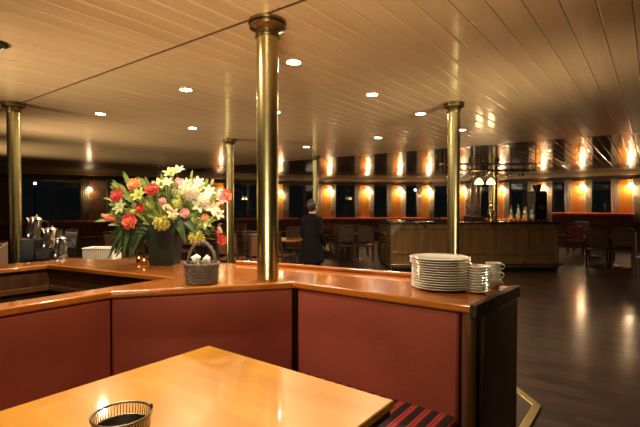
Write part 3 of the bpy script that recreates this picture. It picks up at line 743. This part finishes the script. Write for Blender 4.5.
# posts behind the bar
def post(x, y, r, m, label, name):
    t = thing(name, label, 'post', on_bar(x, y, 0), BA)
    s = MB(); s.lathe([(r, 0), (r, H)], 24); s.build('shaft', M[m], t)
    s = MB(); s.lathe([(r*1.05, H-.12), (r*1.3, H-.09), (r*1.3, H-.04), (r*1.6, H-.02), (r*1.6, H), (0, H)], 24); s.build('capital', M['brass_dark'] if m == 'brass' else M[m], t)
post(1.72, .95, .055, 'brass', 'slender brass post standing inside the bar next to the column', 'brass_post')
post(2.50, 1.55, .13, 'bar_wood', 'thick brown wooden post in the middle of the bar', 'wooden_post')
post(2.98, 1.50, .075, 'brass', 'slender brass post right of the brown wooden post in the bar', 'brass_post')
# overhead glass rack
gr = thing('glass_rack', 'brass glass rack hanging from the ceiling over the bar', 'rack', on_bar(1.25, .1, 0), BA)
s = MB()
for y in (0, .36): s.tube([(0, y, 2.33), (2.1, y, 2.33)], .012, 8)
for y in (.067, .113, .247, .293): s.tube([(0, y, 2.33), (2.1, y, 2.33)], .008, 8)
for x in (0, .7, 1.4, 2.1): s.tube([(x, 0, 2.33), (x, .36, 2.33)], .012, 8)
s.build('rail_frame', M['brass'], gr)
s = MB(); s.box((-.02, -.02, 2.46), (2.12, .38, 2.49)); s.build('shelf', M['dark_wood'], gr, bevel=.005)
for x in (0, 2.1):
    for y in (0, .36):
        s = MB(); s.tube([(x, y, 2.33), (x, y, H)], .009, 8); s.build('hanger_rod', M['brass'], gr)
gl = None
for k in range(14):
    if gl is None:
        s = MB(); s.lathe([(0, 0), (.033, 0), (.033, -.003), (.005, -.008), (.004, -.075), (.012, -.085), (.036, -.12), (.038, -.15), (.031, -.185), (.029, -.185), (.036, -.15), (.034, -.12), (0, -.088)], 20)
        gl = o = s.build('wine_glass', M['drink_glass'])
    else: o = gl.copy(); COL.objects.link(o)
    row = k % 2; i = k//2
    o.location = on_bar(1.25+.16+i*.28, .1+.09+row*.18, 2.3415)
    tag(o, '%s wine glass from the left in the %s row of the hanging glass rack' % (['first', 'second', 'third', 'fourth', 'fifth', 'sixth', 'seventh'][i], ['front', 'rear'][row]), 'glass', 'glasses hanging over the bar')
for k, x in enumerate((2.0, 2.27)):
    t = thing('pendant_lamp', ['left one of two warm pendant lamps glowing over the bar', 'right one of two warm pendant lamps glowing over the bar'][k], 'pendant lamp', on_bar(x, -.02, 0), BA, 'pendant lamps over the bar')
    s = MB(); s.lathe([(.10, 2.0), (.085, 2.06), (.045, 2.11), (.02, 2.125), (.02, 2.135), (0, 2.135)], 24); s.build('shade', M['amber_shade'], t)
    s = MB(); s.tube([(0, 0, 2.13), (0, 0, H)], .005, 6); s.build('cord', M['brass_dark'], t)
    s = MB(); s.ball((0, 0, 2.03), .03, 12); s.build('bulb', M['lamp_bulb'], t)
    light('pendant_light', 'POINT', on_bar(x, -.02, 1.96), 5, (1, .62, .28), .06)
# beer tap
t = thing('beer_tap', 'brass beer tap tower standing on the bar beside the wooden post', 'beer tap', on_bar(2.42, .33), BA)
s = MB(); s.lathe([(.10, 0), (.10, .02), (.06, .05), (.055, .08), (.075, .14), (.085, .20), (.07, .27), (.045, .31), (.05, .33), (.04, .36), (.02, .40), (.028, .43), (.018, .46), (0, .47)], 28); s.build('tower', M['brass'], t)
for sx in (-1, 1):
    s = MB(); s.tube([(sx*.05, -.05, .22), (sx*.06, -.13, .23), (sx*.06, -.15, .18)], .012, 8); s.build('spout', M['brass'], t)
    s = MB(); s.tube([(sx*.06, -.12, .24), (sx*.06, -.135, .36)], [.010, .016], 8); s.build('lever', M['black_plastic'], t)
# till and coffee machine
t = thing('cash_register', 'black till with small screen on the bar left of the beer tap', 'cash register', on_bar(2.03, .36), BA+.15)
s = MB(); s.box((-.17, -.18, 0), (.17, .2, .12)); s.build('drawer', M['black_plastic'], t, bevel=.008)
s = MB(); s.box((-.15, -.02, .17), (.15, .02, .40), Tr(0, 0, 0, rx=-.25)); s.build('screen', M['black_plastic'], t, bevel=.008)
s = MB(); s.box((-.03, .03, .10), (.03, .08, .26)); s.build('stand', M['dark_metal'], t, bevel=.004)
t = thing('coffee_machine', 'tall black coffee machine at the right end of the bar', 'coffee machine', on_bar(3.68, .62), BA+.1)
s = MB(); s.box((-.16, -.12, 0), (.16, .2, .72)); s.build('body', M['black_plastic'], t, bevel=.02)
s = MB(); s.box((-.13, -.22, .0), (.13, -.12, .04)); s.build('drip_tray', M['steel'], t, bevel=.004)
s = MB(); s.box((-.05, -.20, .32), (.05, -.12, .38)); s.tube([(0, -.17, .33), (0, -.17, .26)], .012, 8); s.build('spout', M['dark_metal'], t)
s = MB(); s.lathe([(.07, .72), (.11, .86), (.11, .88), (0, .88)], 20, Tr(0, .05)); s.build('hopper', M['bottle_k'], t)
# bottles and glasses
mats = ['bottle_b', 'bottle_g', 'bottle_a', 'bottle_c', 'bottle_k', 'bottle_b', 'bottle_c', 'bottle_g', 'bottle_a', 'bottle_b', 'bottle_k', 'bottle_c']
cn = dict(bottle_b='blue', bottle_g='green', bottle_a='amber', bottle_c='clear', bottle_k='dark')
bp_ = None; seen = {}
for k, mm in enumerate(mats):
    x = 2.86+k*.055; y = .22+.16*(k % 3)
    seen[mm] = seen.get(mm, 0)+1
    if bp_ is None:
        o = bp_ = thing('bottle', '', 'bottle')
        s = MB(); s.lathe([(0, .003), (.036, .003), (.040, .01), (.040, .19), (.034, .215), (.016, .245), (.014, .30), (.016, .302), (.016, .315), (0, .315)], 20); s.build('body', M[mm], o)
        s = MB(); s.lathe([(.0405, .06), (.0405, .14)], 20); s.build('paper_label', M['label_paper'], o)
        s = MB(); s.lathe([(.017, .30), (.017, .328), (0, .328)], 14); s.build('cap', M['brass_dark'], o)
    else:
        o = copy_tree(bp_)
        for ch in o.children:
            if ch.name.startswith('body'): ch.data = ch.data.copy(); ch.data.materials[0] = M[mm]
    sc = [1, 1.15, .9, 1.05, 1.2, .95, 1.1, .85, 1, 1.2, 1.1, .9][k]
    o.location = on_bar(x, y); o.scale = (1, 1, sc)
    tag(o, '%s %s bottle from the left on the right half of the bar' % (count[seen[mm]-1], cn[mm]), 'bottle', 'bottles on the bar')
fr_ = None
for k in range(6):
    if fr_ is None:
        s = MB(); s.ball((0, 0, .038), .038, 14); fr_ = o = s.build('orange', M['fruit'])
    else: o = fr_.copy(); COL.objects.link(o)
    o.location = on_bar(2.66+k*.10, .09+.02*(k % 2))
    tag(o, '%s orange from the left in the row along the bar front' % count[k], 'orange', 'oranges on the bar')
tr = thing('drip_mat', 'flat steel tray lying near the right end of the bar', 'tray', on_bar(3.30, .12), BA)
s = MB(); s.box((-.16, -.08, 0), (.16, .06, .006)); s.build('plate', M['steel'], tr, bevel=.002)
s = MB(); s.tube([(-.16, -.08, .008), (.16, -.08, .008), (.16, .06, .008), (-.16, .06, .008)], .006, 6, True); s.build('rim', M['steel'], tr)

# ================================================================== person in black
def person(x, y, rz, hgt):
    k = hgt/1.68
    J = {'pel': ((0, 0, .93), .135), 'waist': ((0, .01, 1.06), .125), 'chest': ((0, .0, 1.24), .145), 'sh': ((0, .01, 1.37), .105), 'neck': ((0, 0, 1.44), .055), 'hd0': ((0, -.015, 1.51), .072), 'hd1': ((0, -.02, 1.58), .088), 'hd2': ((0, -.01, 1.645), .060)}
    E = [('pel', 'waist'), ('waist', 'chest'), ('chest', 'sh'), ('sh', 'neck'), ('neck', 'hd0'), ('hd0', 'hd1'), ('hd1', 'hd2')]
    for s_, n in ((-1, 'l'), (1, 'r')):
        J[n+'sh'] = ((s_*.165, .01, 1.355), .062); J[n+'el'] = ((s_*.215, .03, 1.09), .046); J[n+'wr'] = ((s_*.19, -.12, .90), .030); J[n+'pa'] = ((s_*.18, -.17, .86), .034)
        E += [('sh', n+'sh'), (n+'sh', n+'el'), (n+'el', n+'wr'), (n+'wr', n+'pa')]
        for q in range(4):
            fx = s_*.18+(q-1.5)*.018
            J[n+'f%d' % q] = ((fx, -.205, .825), .0095); J[n+'g%d' % q] = ((fx, -.215, .79-.004*(q in (1, 2))), .008)
            E += [(n+'pa', n+'f%d' % q), (n+'f%d' % q, n+'g%d' % q)]
        J[n+'th'] = ((s_*.135, -.175, .835), .011); E.append((n+'pa', n+'th'))
        J[n+'hip'] = ((s_*.09, 0, .88), .105); J[n+'kn'] = ((s_*.10, -.015, .50), .066); J[n+'an'] = ((s_*.10, .03, .09), .042); J[n+'to'] = ((s_*.115, -.13, .04), .038)
        E += [('pel', n+'hip'), (n+'hip', n+'kn'), (n+'kn', n+'an'), (n+'an', n+'to')]
    ks = list(J); me = bpy.data.meshes.new('body_cage'); me.from_pydata([J[q][0] for q in ks], [(ks.index(a), ks.index(b)) for a, b in E], [])
    tmp = bpy.data.objects.new('body_cage', me); COL.objects.link(tmp)
    sk = tmp.modifiers.new('skin', 'SKIN'); sk.use_smooth_shade = True
    for i, q in enumerate(ks):
        sv = me.skin_vertices[0].data[i]; r = J[q][1]; fl = .72 if q in ('chest', 'sh', 'waist', 'pel') else 1
        sv.radius = (r, r*fl) if False else (r, r); sv.use_root = (q == 'pel')
    sb = tmp.modifiers.new('sub', 'SUBSURF'); sb.levels = 2; sb.render_levels = 2
    bpy.context.view_layer.update()
    m2 = bpy.data.meshes.new_from_object(tmp.evaluated_get(bpy.context.evaluated_depsgraph_get()))
    bpy.data.objects.remove(tmp, do_unlink=True)
    for v in m2.vertices: v.co *= k
    m2.materials.clear(); m2.materials.append(M['cloth_black']); m2.materials.append(M['skin'])
    for p in m2.polygons:
        c_ = p.center/k; p.use_smooth = True
        p.material_index = 1 if (c_.z > 1.45 or (abs(c_.x) > .1 and c_.z < .90 and c_.y < -.125 and c_.z > .7)) else 0
    b_ = bpy.data.objects.new('person', m2); COL.objects.link(b_); b_.location = (x, y, 0); b_.rotation_euler = (0, 0, rz)
    zmin = min(v.co.z for v in m2.vertices); b_.location.z = -zmin+.002
    tag(b_, 'person in black clothes standing among the tables beyond the counter', 'person')
    s = MB(); s.ball((0, .01*k, 1.605*k), (.098*k, .105*k, .105*k), 20)
    for v in list(s.bm.verts):
        if v.co.y < -.035*k and v.co.z < 1.635*k: v.co.y = -.035*k
        if v.co.z < 1.54*k: v.co.z = 1.54*k-(1.54*k-v.co.z)*1.8
    s.build('hair', M['hair'], b_)
    s = MB(); s.tube([(0, -.095*k, 1.59*k), (0, -.118*k, 1.555*k), (0, -.10*k, 1.545*k)], [.008, .014, .010], 8); s.build('nose', M['skin'], b_)
    for sx in (-1, 1):
        s = MB(); s.ball((sx*.034*k, -.092*k, 1.585*k), .012, 10); s.build('eye', M['black_plastic'], b_)
        s = MB(); s.ball((sx*.092*k, 0, 1.57*k), (.012, .022, .032), 10); s.build('ear', M['skin'], b_)
    s = MB(); s.ball((0, -.094*k, 1.522*k), (.024, .007, .006), 10); s.build('mouth', M['red'], b_)
    s = MB(); s.lathe([(.155*k, 1.40*k), (.185*k, 1.25*k), (.185*k, 1.0*k), (.23*k, .60*k), (.22*k, .60*k), (.165*k, 1.0*k), (.17*k, 1.25*k), (.10*k, 1.42*k)], 28)
    for v in s.bm.verts: v.co.y = v.co.y*.78+.005
    s.build('coat', M['cloth_black'], b_)
person(-4.58, 5.84, R37+PI*.8, 1.60)

# ------------------------------------------------------------------ brass floor strip and carpet island
t = thing('floor_strip', 'angled brass edging strip on the floor behind the counter end', 'floor strip', (-.005, -.085, 0))
s = MB(); s.prism([(-.70, 2.95), (-.64, 2.95), (-.64, 3.67), (-.70, 3.645)], .001, .016); s.build('strip', M['brass_floor'], t, bevel=.003)
s = MB(); s.prism([(-.70, 3.645), (-.64, 3.67), (-1.18, 4.28), (-1.22, 4.235)], .001, .016); s.build('strip', M['brass_floor'], t, bevel=.003)
s = MB(); s.prism([(-.705, 2.85), (-.705, 3.64), (-1.24, 4.22), (-4.6, 4.22), (-4.6, 2.85)], 0.0, .012)
s.build('carpet', mat('dark_carpet', (.06, .045, .032), .95, bump=(200, .4)), t, smooth=False)

# ------------------------------------------------------------------ shore lights seen through the panes
for k, (x, y, z, r) in enumerate(((-14.2, 27.0, 1.6, .10), (-13.0, 28.0, 2.6, .07), (-30, 16, 2.4, .08), (-33, 12, 3.0, .08), (-11.2, 30, 1.9, .08))):
    t = thing('harbor_lamp', ['bright bluish harbour lamp outside the lit bow windows', 'higher harbour lamp outside the bow windows', 'far harbour lamp outside the left windows', 'small harbour lamp high outside the left windows', 'harbour lamp outside just left of the bar'][k], 'street lamp', (x, y, -.8), 0, 'lamps ashore')
    s = MB(); s.tube([(0, 0, 0), (0, 0, z+.8)], .04, 8); s.build('pole', M['black_pole'], t)
    s = MB(); s.ball((0, 0, z+.8), r, 12); s.build('globe', M['shore'], t)
